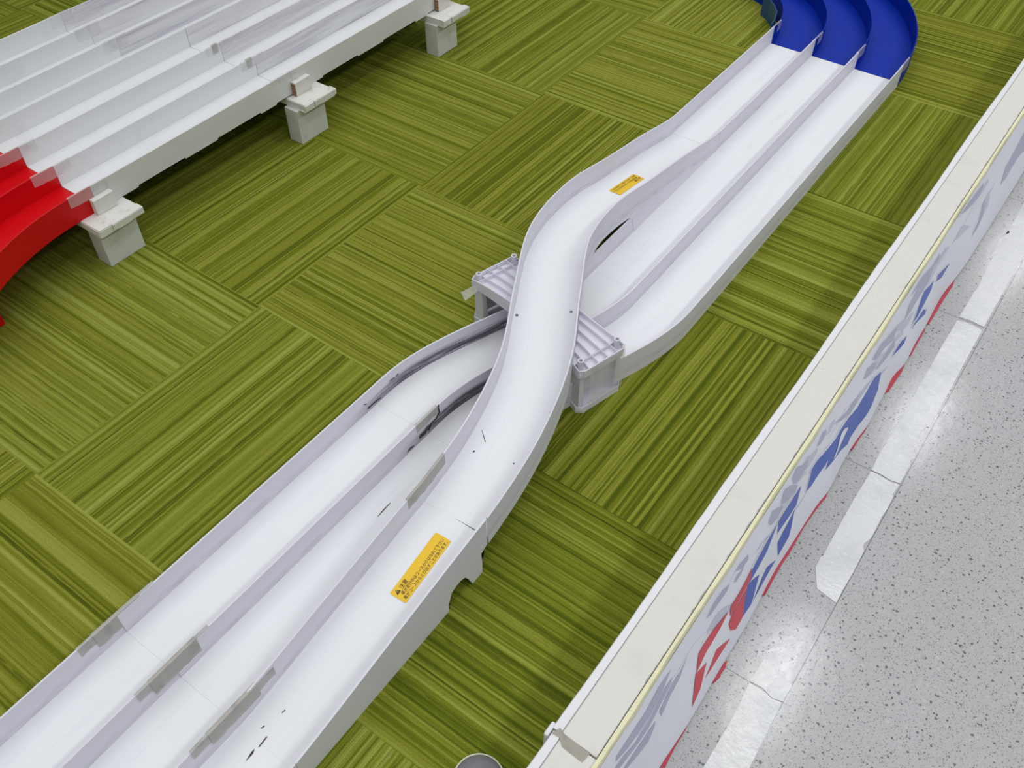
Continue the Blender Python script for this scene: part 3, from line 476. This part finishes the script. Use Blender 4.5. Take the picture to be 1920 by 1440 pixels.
# ---------------------------------------------------------------- warning stickers
def text_mesh(body, size, mw, extrude=0):
    cu = bpy.data.curves.new('lettering', 'FONT'); cu.body = body; cu.size = size; cu.align_x = 'LEFT'; cu.offset = size*.009; cu.resolution_u = 3
    ob = bpy.data.objects.new('lettering', cu); C.objects.link(ob); bpy.context.view_layer.update()
    me = bpy.data.meshes.new_from_object(ob.evaluated_get(bpy.context.evaluated_depsgraph_get())); bpy.data.objects.remove(ob); me.name = 'lettering'
    xs_ = [v.co.x for v in me.vertices]; w = max(xs_)-min(xs_) if xs_ else 1
    return me, (min(xs_) if xs_ else 0), w
def sticker(quad, parent_label, slope_fn, offs=.0006):
    o = Vector(quad[1]); X = (Vector(quad[2])-Vector(quad[1])); Y = (Vector(quad[0])-Vector(quad[1])); Lx, Ly = X.length, Y.length
    X.normalize(); Z = X.cross(Y).normalized(); Y = Z.cross(X)
    mw = Matrix([[X[i], Y[i], Z[i], o[i]+Z[i]*offs] for i in range(3)]+[[0,0,0,1]])
    t = bpy.data.objects.new('warning_sticker', None); C.objects.link(t); t.matrix_world = mw; tag(t, parent_label, 'sticker')
    def loc(name, bm, mat):
        me = bpy.data.meshes.new(name); bm.to_mesh(me); bm.free(); me.materials.append(M[mat]); ob = bpy.data.objects.new(name, me); C.objects.link(ob); ob.parent = t; return ob
    r = .0022; pts = []
    for cx, cy, a0 in ((Lx-r, Ly-r, 0), (r, Ly-r, 90), (r, r, 180), (Lx-r, r, 270)):
        for k in range(5): a = math.radians(a0+k*22.5); pts.append((cx+r*math.cos(a), cy+r*math.sin(a)))
    bm = nb(); prism(bm, pts, 0, .00015); bmesh.ops.recalc_face_normals(bm, faces=bm.faces); loc('yellow_backing', bm, 'yellow')
    def line(body, x, y, h, width):
        me, mn, w = text_mesh(body, h, None)
        s = width/w
        for v in me.vertices: v.co = Vector((x+(v.co.x-mn)*s, y+v.co.y, .0004))
        me.materials.append(M['ink']); ob = bpy.data.objects.new('lettering', me); C.objects.link(ob); ob.parent = t
    k = Ly/.029
    line('注意', .125*Lx, .60*Ly, .0085*k, .135*Lx)
    line('車が走行中はコースからはなれて下さい', .075*Lx, .36*Ly, .0066*k, .895*Lx)
    line('車がコースからとび出すことがあります。', .045*Lx, .11*Ly, .0066*k, .915*Lx)
    bm = nb(); tx, ty, a = .03*Lx, .60*Ly, .0085*k
    for tri in (((0,0),(a,0),(a/2,a*.87)),):
        bm.faces.new([bm.verts.new((tx+p[0], ty+p[1], .0004)) for p in tri])
    loc('hazard_triangle', bm, 'ink')
    bm = nb()
    for q in (((.46,.3),(.54,.3),(.56,.66),(.44,.66)), ((.46,.12),(.54,.12),(.54,.22),(.46,.22))):
        bm.faces.new([bm.verts.new((tx+p[0]*a, ty+p[1]*a, .0006)) for p in q])
    loc('exclamation_mark', bm, 'yellow')
    return t
def on_floor(q): return [(p[0], p[1], br_f(p[0])) for p in q]
sticker([tuple(v) for v in (on_floor(D['stickN'])[i] for i in (0,1,2,3))], 'yellow warning sticker with Japanese lettering on the near ramp', None)
sticker([tuple(v) for v in (on_floor(D['stickF'])[i] for i in (0,1,2,3))], 'small yellow warning sticker, upside down, on the far side of the bridge lane', None, .0009)

# ---------------------------------------------------------------- bridge support tower
tw = thing('bridge_support', (.228, -.53, 0), 'lavender-white plastic support stand straddling the lanes beneath the S-shaped bridge', 'support stand')
ang = math.atan2(.274, .077); ca, sa = math.cos(ang), math.sin(ang); TC = Vector((.2288, -.528))
def TL(u, v): return (TC.x+ca*u-sa*v, TC.y+sa*u+ca*v)       # u along the long side, v across (+v = towards -x)
HL, HW_ = .156, .0525
def outline(ins=0.0, waist=.012):
    pts = []
    for sgn in (1, -1):
        for k in range(0, 13):
            u = -HL+.012+(2*HL-.024)*k/12; w = HW_-waist*(1-(u/HL)**2)
            pts.append((u*sgn, (w-ins)*sgn))
        # rounded end
        e = sgn*1
        for aa in (60, 20, -20, -60):
            r_ = math.radians(aa)
            pts.append((e*(HL-.012+(.012-ins)*math.cos(r_)), e*(HW_-.012+ (0) )*(1 if aa > 0 else -1)*(1 if abs(aa) > 30 else .97)))
    out = []
    for u, v in pts: out.append((u, v))
    return out
hz = lambda u: .107+.0115*(1-(u/HL)**2)
bridge_pts = list(zip(BL, BR))
def side_of_bridge(P_):
    """signed distance of a plan point from the bridge centre line"""
    best = None
    for i in range(len(cl)-1):
        a, b = cl[i], cl[i+1]; d = b-a; t_ = max(0, min(1, (Vector(P_)-a).dot(d)/d.length_squared)); q = a+d*t_; r_ = (Vector(P_)-q)
        s = d.x*r_.y-d.y*r_.x
        if best is None or r_.length < abs(best): best = r_.length*(1 if s > 0 else -1)
    return best
CLR = .0612
def cut_u(v, side):
    """u where the line v=const meets the bridge side wall"""
    lo, hi = (0, HL) if side > 0 else (-HL, 0)
    us = frange(lo, hi, .001)
    ok = [u for u in us if side_of_bridge(TL(u, v))*side > CLR]
    return (min(ok), max(ok)) if side > 0 else (max(ok), min(ok))
for side in (1, -1):
    # deck web with ribs, one wing each side of the bridge
    bm = nb(); nv = 10
    grid = []
    for j in range(nv+1):
        vv = -1+2*j/nv; c0, _ = cut_u(vv*(HW_-.012), side); row = []
        for i in range(11):
            u = c0+(side*(HL-.002)-c0)*i/10; w = (HW_-.012*(1-(u/HL)**2)-.001)*vv
            row.append((u, w))
        grid.append(row)
    top = [[bm.verts.new((*TL(u, v), hz(u)-.009)) for u, v in r] for r in grid]; bot = [[bm.verts.new((*TL(u, v), hz(u)-.0105)) for u, v in r] for r in grid]
    for j in range(nv):
        for i in range(10):
            bm.faces.new((top[j][i], top[j][i+1], top[j+1][i+1], top[j+1][i])); bm.faces.new((bot[j][i], bot[j+1][i], bot[j+1][i+1], bot[j][i+1]))
    build('deck_web', bm, 'tower', tw, smooth=40)
    def rib(pts, zt, zb, th, name='rib'):
        P2 = [TL(*q) for q in pts]; bm = sweep_wall(P2, lambda i: zt(pts[i][0]), lambda i: zb(pts[i][0]), th); return build(name, bm, 'tower', tw, smooth=40)
    for f in (-.62, -.21, .21, .62):
        c0, _ = cut_u(f*(HW_-.012), side)
        rib([(c0+(side*(HL-.001)-c0)*i/12, f*(HW_-.012*(1-((c0+(side*HL-c0)*i/12)/HL)**2))) for i in range(13)], lambda u: hz(u)-.0006, lambda u: hz(u)-.010, .0016)
    rib([(side*(HL-.02), -HW_+.004+(2*HW_-.008)*i/8) for i in range(9)], lambda u: hz(u)-.0004, lambda u: hz(u)-.010, .0016)
    rib([(side*HL, -HW_+.008+(2*HW_-.016)*i/8) for i in range(9)], lambda u: hz(u), lambda u: .090, .0024, 'end_beam')
    for sv in (1, -1):
        c0, _ = cut_u(sv*(HW_-.011), side)
        pts = [(c0+(side*(HL-.006)-c0)*i/14, 0) for i in range(15)]; pts = [(u, sv*(HW_-.012*(1-(u/HL)**2))) for u, _ in pts] + [(side*(HL-.001), sv*(HW_-.008))]
        rib(pts, hz, lambda u: .0895, .0024, 'side_beam')
        # hollow peg on top, leg below
        bm = nb(); tube(bm, TL(side*.1425, sv*.0415), .0056, .0034, .096, .1205, 20); build('peg', bm, 'tower', tw, smooth=40)
        bm = nb(); a0, a1 = (side*.128, side*.150); b0, b1 = sv*.035, sv*.0475
        lo = [bm.verts.new((*TL(u, v), .006)) for u, v in ((a0-side*.004,b0),(a1,b0),(a1,b1),(a0-side*.004,b1))]; hi = [bm.verts.new((*TL(u, v), .091)) for u, v in ((a0,b0+sv*.003),(a1,b0+sv*.003),(a1,b1),(a0,b1))]
        bm.faces.new(lo); bm.faces.new(hi[::-1])
        for i in range(4): bm.faces.new((lo[i], lo[(i+1)%4], hi[(i+1)%4], hi[i]))
        build('leg', bm, 'tower', tw)
        bm = nb(); tube(bm, TL(side*.1425, sv*.0415), .0075, .005, .007, .0115, 20); build('foot_ring', bm, 'tower', tw, smooth=40)
    # base tray end
    bm = nb(); pts = [TL(side*(HL+.002), -HW_+.010), TL(side*(HL+.002), HW_-.010), TL(side*(HL-.008), HW_), TL(side*.118, HW_-.006), TL(side*.118, -HW_+.006), TL(side*(HL-.008), -HW_)]
    prism(bm, pts, 0, .0065); build('base_tray', bm, 'tower', tw)
    pr = [(side*.119, -HW_+.007), (side*(HL-.008), -HW_+.001), (side*(HL+.001), -HW_+.010), (side*(HL+.001), HW_-.010), (side*(HL-.008), HW_-.001), (side*.119, HW_-.007)]
    rib(pr, lambda u: .0145, lambda u: .002, .0022, 'tray_rim')
# thin saddle and low cross strap that join the two ends
bm = nb(); prism(bm, [TL(-.125, -.02), TL(.125, -.02), TL(.125, .02), TL(-.125, .02)], .0625, .0680); build('saddle', bm, 'tower', tw)
for side in (1, -1):
    bm = nb(); prism(bm, [TL(side*.116, -.02), TL(side*.125, -.02), TL(side*.125, .02), TL(side*.116, .02)], .0625, .0995); build('saddle_end', bm, 'tower', tw)
# panels closing the ends
bm = nb(); prism(bm, [TL(.150, -.035), TL(.1525, -.035), TL(.1525, .035), TL(.150, .035)], .012, .0895); build('end_panel', bm, 'tower', tw)
bm = nb(); prism(bm, [TL(-.120, -.030), TL(-.1225, -.030), TL(-.1225, .036), TL(-.120, .036)], .012, .0895); build('end_panel', bm, 'tower', tw)
# clear tape wrapped round the near end
bm = nb(); pts = [TL(-.1575, .030), TL(-.1585, 0), TL(-.159, -.03), TL(-.159, -.048), TL(-.150, -.0555), TL(-.115, -.0515)]
rows = [[bm.verts.new((*p_, z_)) for z_ in (.012, .035, .060, .085, .104)] for p_ in pts]
for i in range(len(pts)-1):
    for j in range(4): bm.faces.new((rows[i][j], rows[i+1][j], rows[i+1][j+1], rows[i][j+1]))
build('clear_tape', bm, 'clear', tw)
fl = D['towers']['flag']
build('tape_tab', patch([[(fl[0][0], fl[0][1], .088), (fl[1][0]+.004, fl[1][1]-.006, .094), (fl[2][0]+.006, fl[2][1]-.006, .090), (fl[3][0], fl[3][1], .084)]]), 'clear', tw)

# ---------------------------------------------------------------- raised deck, upper left
DW = [1.0513, .9403, .8343, .7356, .6098, .4917, .3731]; DR, DF, DB = .162, .1135, .105
def deck_section(x0, x1, walls, label, steps=None, wm='deck'):
    t = thing('raised_track_straight', ((x0+x1)/2, walls[-1], DB), label, 'track section', 'white straights of the raised track')
    xs = frange(x0, x1, .04)
    build('lane_floor', sweep_floor([(x, walls[0]) for x in xs], [(x, walls[-1]) for x in xs], lambda i: DF), 'deck', t)
    for k, y in enumerate(walls):
        outer = k in (0, 3); side = outer and k == 3 and steps
        if side:
            pr = [(x0, DB)]; zz = DB
            for s_ in [q for q in D['deck']['steps'] if x0 < q < x1]:
                pr += [(s_-.0006, zz)]; zz = DB+.0035 if zz == DB else DB; pr += [(s_, zz)]
            pr += [(x1, zz), (x1, DR), (x0, DR)]
            build('side_wall', prism(nb(), pr, y-.0018, y+.0018, 'y'), 'deckside', t)
        else:
            build('side_wall' if outer else 'lane_divider', sweep_wall([(x, y) for x in xs], lambda i: DR, lambda i: DB+.001 if outer else DF-.002, .0034), wm if not (k == 3 and not steps) else 'deck', t, smooth=30)
    return t
nearW = [DW[3]-.0022, DW[4], DW[5], DW[6]]; farW = [DW[0], DW[1], DW[2], DW[3]+.0022]
rs1 = deck_section(-.0494, .4994, nearW, 'raised white track piece between the red curve and the middle post, nearer row', True)
rs2 = deck_section(.5006, 1.16, nearW, 'raised white track piece running out at the top of the photo, nearer row', True, wm='deckworn')
rs3 = deck_section(-.30, .3696, farW, 'raised white track piece at the top left edge, farther row')
rs4 = deck_section(.3704, 1.02, farW, 'grey-scuffed raised white track piece at the top, farther row', wm='deckworn')
for y, (a, b) in zip(farW[:3], ((.335,.40),(.33,.40),(.33,.40))): tape_over(rs3, a, b, y, DR+.0004, .030, 'clear')
for y, (a, b) in zip(nearW[1:3], ((.455,.54),(.455,.53))): tape_over(rs1, a, b, y, DR+.0005, .022, 'clear'); tape_over(rs1, a+.02, a+.036, y, DR+.001, .02, 'tape', h=.0030)
tape_over(rs1, .44, .515, nearW[3], DR+.001, .012, 'clear')
# red curve
R0 = .46
red = thing('raised_track_curve', (-.15, .45, DB), 'red curved track section at the left edge of the photo', 'track section')
def red_path(y):
    r = R0+(y-DW[6]); pts = [(-.0506, y), (-.095, y)]
    for k in range(1, 25):
        a = k/24*.75; pts.append((-.095-r*math.sin(a), DW[6]-R0+r*math.cos(a)))
    return pts
rw = [DW[3]-.0022, DW[4], DW[5], DW[6]]
build('lane_floor', sweep_floor(red_path(rw[0]), red_path(rw[-1]), lambda i: DF), 'red', red, smooth=30)
for k, y in enumerate(rw): build('side_wall' if k in (0,3) else 'lane_divider', sweep_wall(red_path(y), lambda i: DR, lambda i: DB-.0005 if k == 3 else DF-.002, .0034), 'red', red, smooth=30)
for y in nearW[1:]: tape_over(red, -.102, -.012, y, DR+.0006, .024, 'clear')
tag(build('red_block', box(nb(), -.40, -.3165, .362, .43, 0, .022, .002), 'red', origin=(-.35,.39,0)), 'small red plastic block on the carpet at the left edge below the red curve', 'block')

# posts
def post(px0, px1, cx0, cx1, bx0, bx1, label, torn):
    c = ((px0+px1)/2, .36, 0); t = thing('deck_post', c, label, 'post', 'short white posts under the raised track')
    build('post_body', box(nb(), px0, px1, .335, .376, 0, .0868, .0012), 'post', t)
    bm = box(nb(), cx0, cx1, .3125, .415, .087, .1045, .0022)
    rnd = random.Random(int(px0*100)+5)
    for v in bm.verts:
        if v.co.y < .33: v.co += Vector((rnd.uniform(-1,1), rnd.uniform(-1,1), rnd.uniform(-1,1)))*.0012
    cp = build('cap_board', bm, 'cap', t)
    st = build('stop_block', box(nb(), bx0, bx1, .3565, .3707, .105, .139, .0012), 'cap', t)
    if torn:
        build('bare_end', box(nb(), bx0-.0012, bx0-.0002, .3572, .3695, .1065, .1365), 'plywood', st)
    # strip of tape hanging over the front edge of the cap
    bm = nb(); xa, xb = cx0+.03, cx1+.0015; n = 10; rows = []
    for i in range(n+1):
        x = xa+(xb-xa)*i/n; d = .013+.0016*math.sin(i*.7+px0*9)+rnd.uniform(-.0008,.0008)
        rows.append([bm.verts.new(p_) for p_ in ((x,.330,.1052),(x,.3115,.1052),(x,.3103,.103),(x,.3105,.103-d))])
    for i in range(n):
        for j in range(3): bm.faces.new((rows[i][j], rows[i+1][j], rows[i+1][j+1], rows[i][j+1]))
    build('tape_strip', bm, 'cap', t)
    return t
post(-.088, -.001, -.095, .0075, -.0625, -.015, 'nearest short white post with taped cap board beside the red curve', False)
post(.466, .555, .4745, .5740, .4945, .5436, 'middle short white post with chipped cap board under the raised track', True)
post(.980, 1.062, .985, 1.089, 1.0184, 1.0671, 'farthest short white post at the top edge, tape peeling off its cap', True)

# ---------------------------------------------------------------- barrier with banner
def beam(x0, x1, dy, label, seed):
    t = thing('barrier_beam', ((x0+x1)/2, -1.0, 0), label, 'barrier', 'white boards of the low barrier')
    bm = box(nb(), x0, x1, -1.0345+dy, -.9858+dy, 0, .150, .0012); build('top_board', bm, 'plank', t)
    rnd = random.Random(seed); n = int((x1-x0)/.02); rows = []
    bm = nb()
    for i in range(n+1):
        x = x0+(x1-x0)*i/n; w = .0012*math.sin(x*11+seed)+rnd.uniform(-.0003,.0003)
        rows.append([bm.verts.new((x, y, z)) for y, z in ((-.9846+dy,.0),(-.9846+dy,.1497),(-.974+w+dy,.1497),(-.9728+w+dy,.1480),(-.9728+w+dy,0))])
    for i in range(n):
        for j in range(4): bm.faces.new((rows[i][j], rows[i+1][j], rows[i+1][j+1], rows[i][j+1]))
    bm.faces.new(rows[0]); bm.faces.new(rows[-1][::-1])
    build('edge_wrap', bm, 'strip', t)
    build('inner_seam', box(nb(), x0+.001, x1-.001, -.9858+dy, -.9846+dy, .01, .1488), 'grout', t)
    return t
b1 = beam(-.4035, 3.2, 0, 'long cream-white barrier board running along the edge of the carpet', 1)
b2 = beam(-1.6, -.4055, -.002, 'near cream-white barrier board cut off at the bottom edge, tape on its end', 2)
build('tape_strip', patch([[(-.4105,-.9755,.1506),(-.3995,-.981,.1506),(-.403,-.990,.1506),(-.4045,-1.026,.1506),(-.418,-1.024,.1506),(-.4165,-.995,.1506),(-.409,-.986,.1506)]]), 'dtape', b2)
build('end_wrap', box(nb(), -.4165, -.397, -.974, -.968, .10, .1505, .002), 'strip', b1)
# ragged grey adhesive edge along the outer side of the top board
bm = nb(); rnd = random.Random(9); x = -1.5; prev = None
while x < 3.0:
    w = rnd.choice((.0002,.0004,.0005,.0009,.0003,.0004,.002)) ; a = bm.verts.new((x, -1.0350, .1507)); b = bm.verts.new((x, -1.0350+w, .1507))
    if prev: bm.faces.new((prev[0], a, b, prev[1]))
    prev = (a, b); x += rnd.uniform(.003, .012)
build('adhesive_edge', bm, 'grout', b1)
bm = nb(); rows = []; n = 220
for i in range(n+1):
    x = -1.6+4.8*i/n; e = .0008*math.sin(x*23)+rnd.uniform(-.0004,.0004)
    rows.append([bm.verts.new((x, y, z)) for y, z in ((-1.0356,.120),(-1.0356,.1495),(-1.0405+e,.1502),(-1.0440+e,.1450),(-1.0385,.125))])
for i in range(n):
    for j in range(5): bm.faces.new((rows[i][j], rows[i+1][j], rows[i+1][(j+1)%5], rows[i][(j+1)%5]))
tag(build('foam_strip', bm, 'foam', origin=(.8,-1.04,.13), smooth=60), 'pale yellow foam strip between the barrier board and the banner', 'foam strip')

BBX = [-1.6,-.6,-.4,-.313,-.236,-.146,-.05,.04,.1,.197,.235,.301,.364,.41,.45,.5,.546,.59,.656,.71,.77,.82,.886,.95,1.33,2.0,3.3]
BBY = [-1.088,-1.088,-1.086,-1.0862,-1.0885,-1.087,-1.0865,-1.0814,-1.082,-1.0838,-1.0875,-1.084,-1.0838,-1.087,-1.085,-1.0833,-1.0807,-1.0865,-1.0836,-1.0835,-1.081,-1.0801,-1.0848,-1.088,-1.091,-1.09,-1.09]
def ban_pt(x, s, off=0.0):
    yb = interp(BBX, BBY, x); w = .0012*math.sin(x*15+.6+3*s)*math.sin(math.pi*s)
    return (x, -1.0436*(1-s)+yb*s - w - off*.95, .1475-.1435*s + off*.3)
def ban_map(x, s):   # art coordinates were measured on the plane y=-1.041-.046s, z=.146-.142s
    return x, s
bn = thing('printed_banner', (.8, -1.08, 0), 'long grey-white banner with red and blue star emblems hanging on the outside of the barrier', 'banner')
bm = nb(); NX, NS = 300, 14; rows = [[bm.verts.new(ban_pt(-1.6+4.8*i/NX, j/NS)) for j in range(NS+1)] for i in range(NX+1)]
for i in range(NX):
    for j in range(NS): bm.faces.new((rows[i][j], rows[i+1][j], rows[i+1][j+1], rows[i][j+1]))
cloth = build('banner_cloth', bm, 'banner', bn, smooth=60)
def art(name, poly, mat, off, label=None):
    bm = nb(); vs = [bm.verts.new((p_[0], p_[1], 0)) for p_ in poly]
    try: f = bm.faces.new(vs)
    except ValueError: return
    bmesh.ops.triangulate(bm, faces=[f])
    for _ in range(4):
        es = [e for e in bm.edges if abs(e.verts[0].co.x-e.verts[1].co.x) > .018]
        if not es: break
        bmesh.ops.subdivide_edges(bm, edges=es, cuts=1); bmesh.ops.triangulate(bm, faces=[f for f in bm.faces if len(f.verts) > 3])
    for v in bm.verts: v.co = Vector(ban_pt(v.co.x, min(.985, max(.03, v.co.y)), off))
    o = build(name, bm, mat, bn)
    if label: o['label'] = label
def grow(poly, d):
    n = len(poly); K = .15; P = [(a, b*K) for a, b in poly]
    ar = sum(P[i][0]*P[(i+1)%n][1]-P[(i+1)%n][0]*P[i][1] for i in range(n)); sg = 1 if ar > 0 else -1; out = []
    for i in range(n):
        a, b, c = Vector(P[i-1]), Vector(P[i]), Vector(P[(i+1)%n])
        e1 = (b-a).normalized() if (b-a).length > 1e-6 else Vector((1,0)); e2 = (c-b).normalized() if (c-b).length > 1e-6 else e1
        m = Vector((e1.y+e2.y, -(e1.x+e2.x))); m = m.normalized() if m.length > .2 else Vector((e1.y, -e1.x)); q = b+m*d*sg
        out.append((q.x, q.y/K))
    return out
for p_ in D['art']['letter']+D['art']['blue'][:3]: art('printed_outline', grow(p_, .0045), 'lightp', .0007)
for k_, p_ in enumerate(D['art']['swirl']):
    if k_ > 3: art('printed_outline', grow(p_, .0028), 'lightp', .0002)
    if k_ > 6: art('printed_swirl', [(a+.035, b*.8+.08) for a, b in p_], 'swirl2', .0003)
rr = random.Random(4)
for k_ in range(16):      # thin pale and grey flow lines across the print
    x0_ = -.35+k_*.085; y0_ = rr.uniform(.15, .35); ln = rr.uniform(.10, .2); sl = rr.uniform(.5, 2.2); N_ = 9; w_ = rr.uniform(.012, .03)
    c_ = [(x0_+ln*i/N_, y0_+sl*ln*i/N_+.06*math.sin(i*.7+k_)) for i in range(N_+1)]
    if max(q[1] for q in c_) > .95: continue
    art('printed_line', [(a, b-w_*math.sin(math.pi*i/N_)-.002) for i, (a, b) in enumerate(c_)]+[(a, b+w_*math.sin(math.pi*i/N_)+.002) for i, (a, b) in reversed(list(enumerate(c_)))], 'lightp' if k_ % 2 else 'swirl2', .0004)
for p_ in D['art']['swirl']: art('printed_swirl', p_, 'swirl', .0005)
for p_ in D['art']['light'][1:]: art('star_emblem', p_, 'lightp', .0009, 'pale star shape')
for p_ in D['art']['blue']: art('emblem_panel', p_, 'bluep', .0013, 'blue emblem field')
for p_ in D['art']['red']: art('emblem_panel', p_, 'redp', .0013, 'red emblem field')
for p_ in D['art']['letter']: art('printed_letter', p_, 'bluep', .0011)
art('printed_highlight', D['art']['light'][0], 'lightp', .0016)
for p_ in D['hem']:
    bm = nb(); k = min(range(len(p_)), key=lambda i: -p_[i][0])
    vs = [bm.verts.new((q[0], q[1]+(.006 if 0 < i < k else -.0012 if i > k else 0), .003 if i <= k else .0008)) for i, q in enumerate(p_)]
    f = bm.faces.new(vs); bmesh.ops.triangulate(bm, faces=[f]); build('red_hem', bm, 'hemred', bn)

# ---------------------------------------------------------------- floor tape
labels = ['strip of silver tape on the terrazzo with a torn corner, middle of the right side', 'long strip of silver tape on the terrazzo with a ragged bite in its edge',
          'farthest strip of silver tape at the right edge, its inner edge ragged', 'short piece of silver tape with a pointed end on the terrazzo', 'nearest strip of silver tape on the terrazzo, cut off by the bottom edge']
for lab, pl in zip(labels, D['tape']):
    cx_ = sum(q[0] for q in pl)/len(pl); cy_ = sum(q[1] for q in pl)/len(pl)
    bm = nb(); prism(bm, [(q[0], q[1]) for q in pl], .0002, .0011); o = build('floor_tape', bm, 'ftape', origin=(cx_, cy_, 0)); tag(o, lab, 'tape', 'silver tape pieces on the terrazzo floor')

# ---------------------------------------------------------------- small lid on the carpet
lx, ly = D['lid']
t = thing('round_lid', (lx, ly, 0), 'grey round plastic lid on the carpet at the bottom edge', 'lid')
bm = nb(); bmesh.ops.create_uvsphere(bm, u_segments=32, v_segments=16, radius=.033)
for v in bm.verts: v.co.z = max(0, v.co.z)*.35+.001; v.co += Vector((lx, ly, 0))
build('dome', bm, 'lid', t, smooth=60)
bm = nb(); tube(bm, (lx, ly), .0345, .0325, .0003, .004, 40); build('rim', bm, 'lidrim', t, smooth=40)
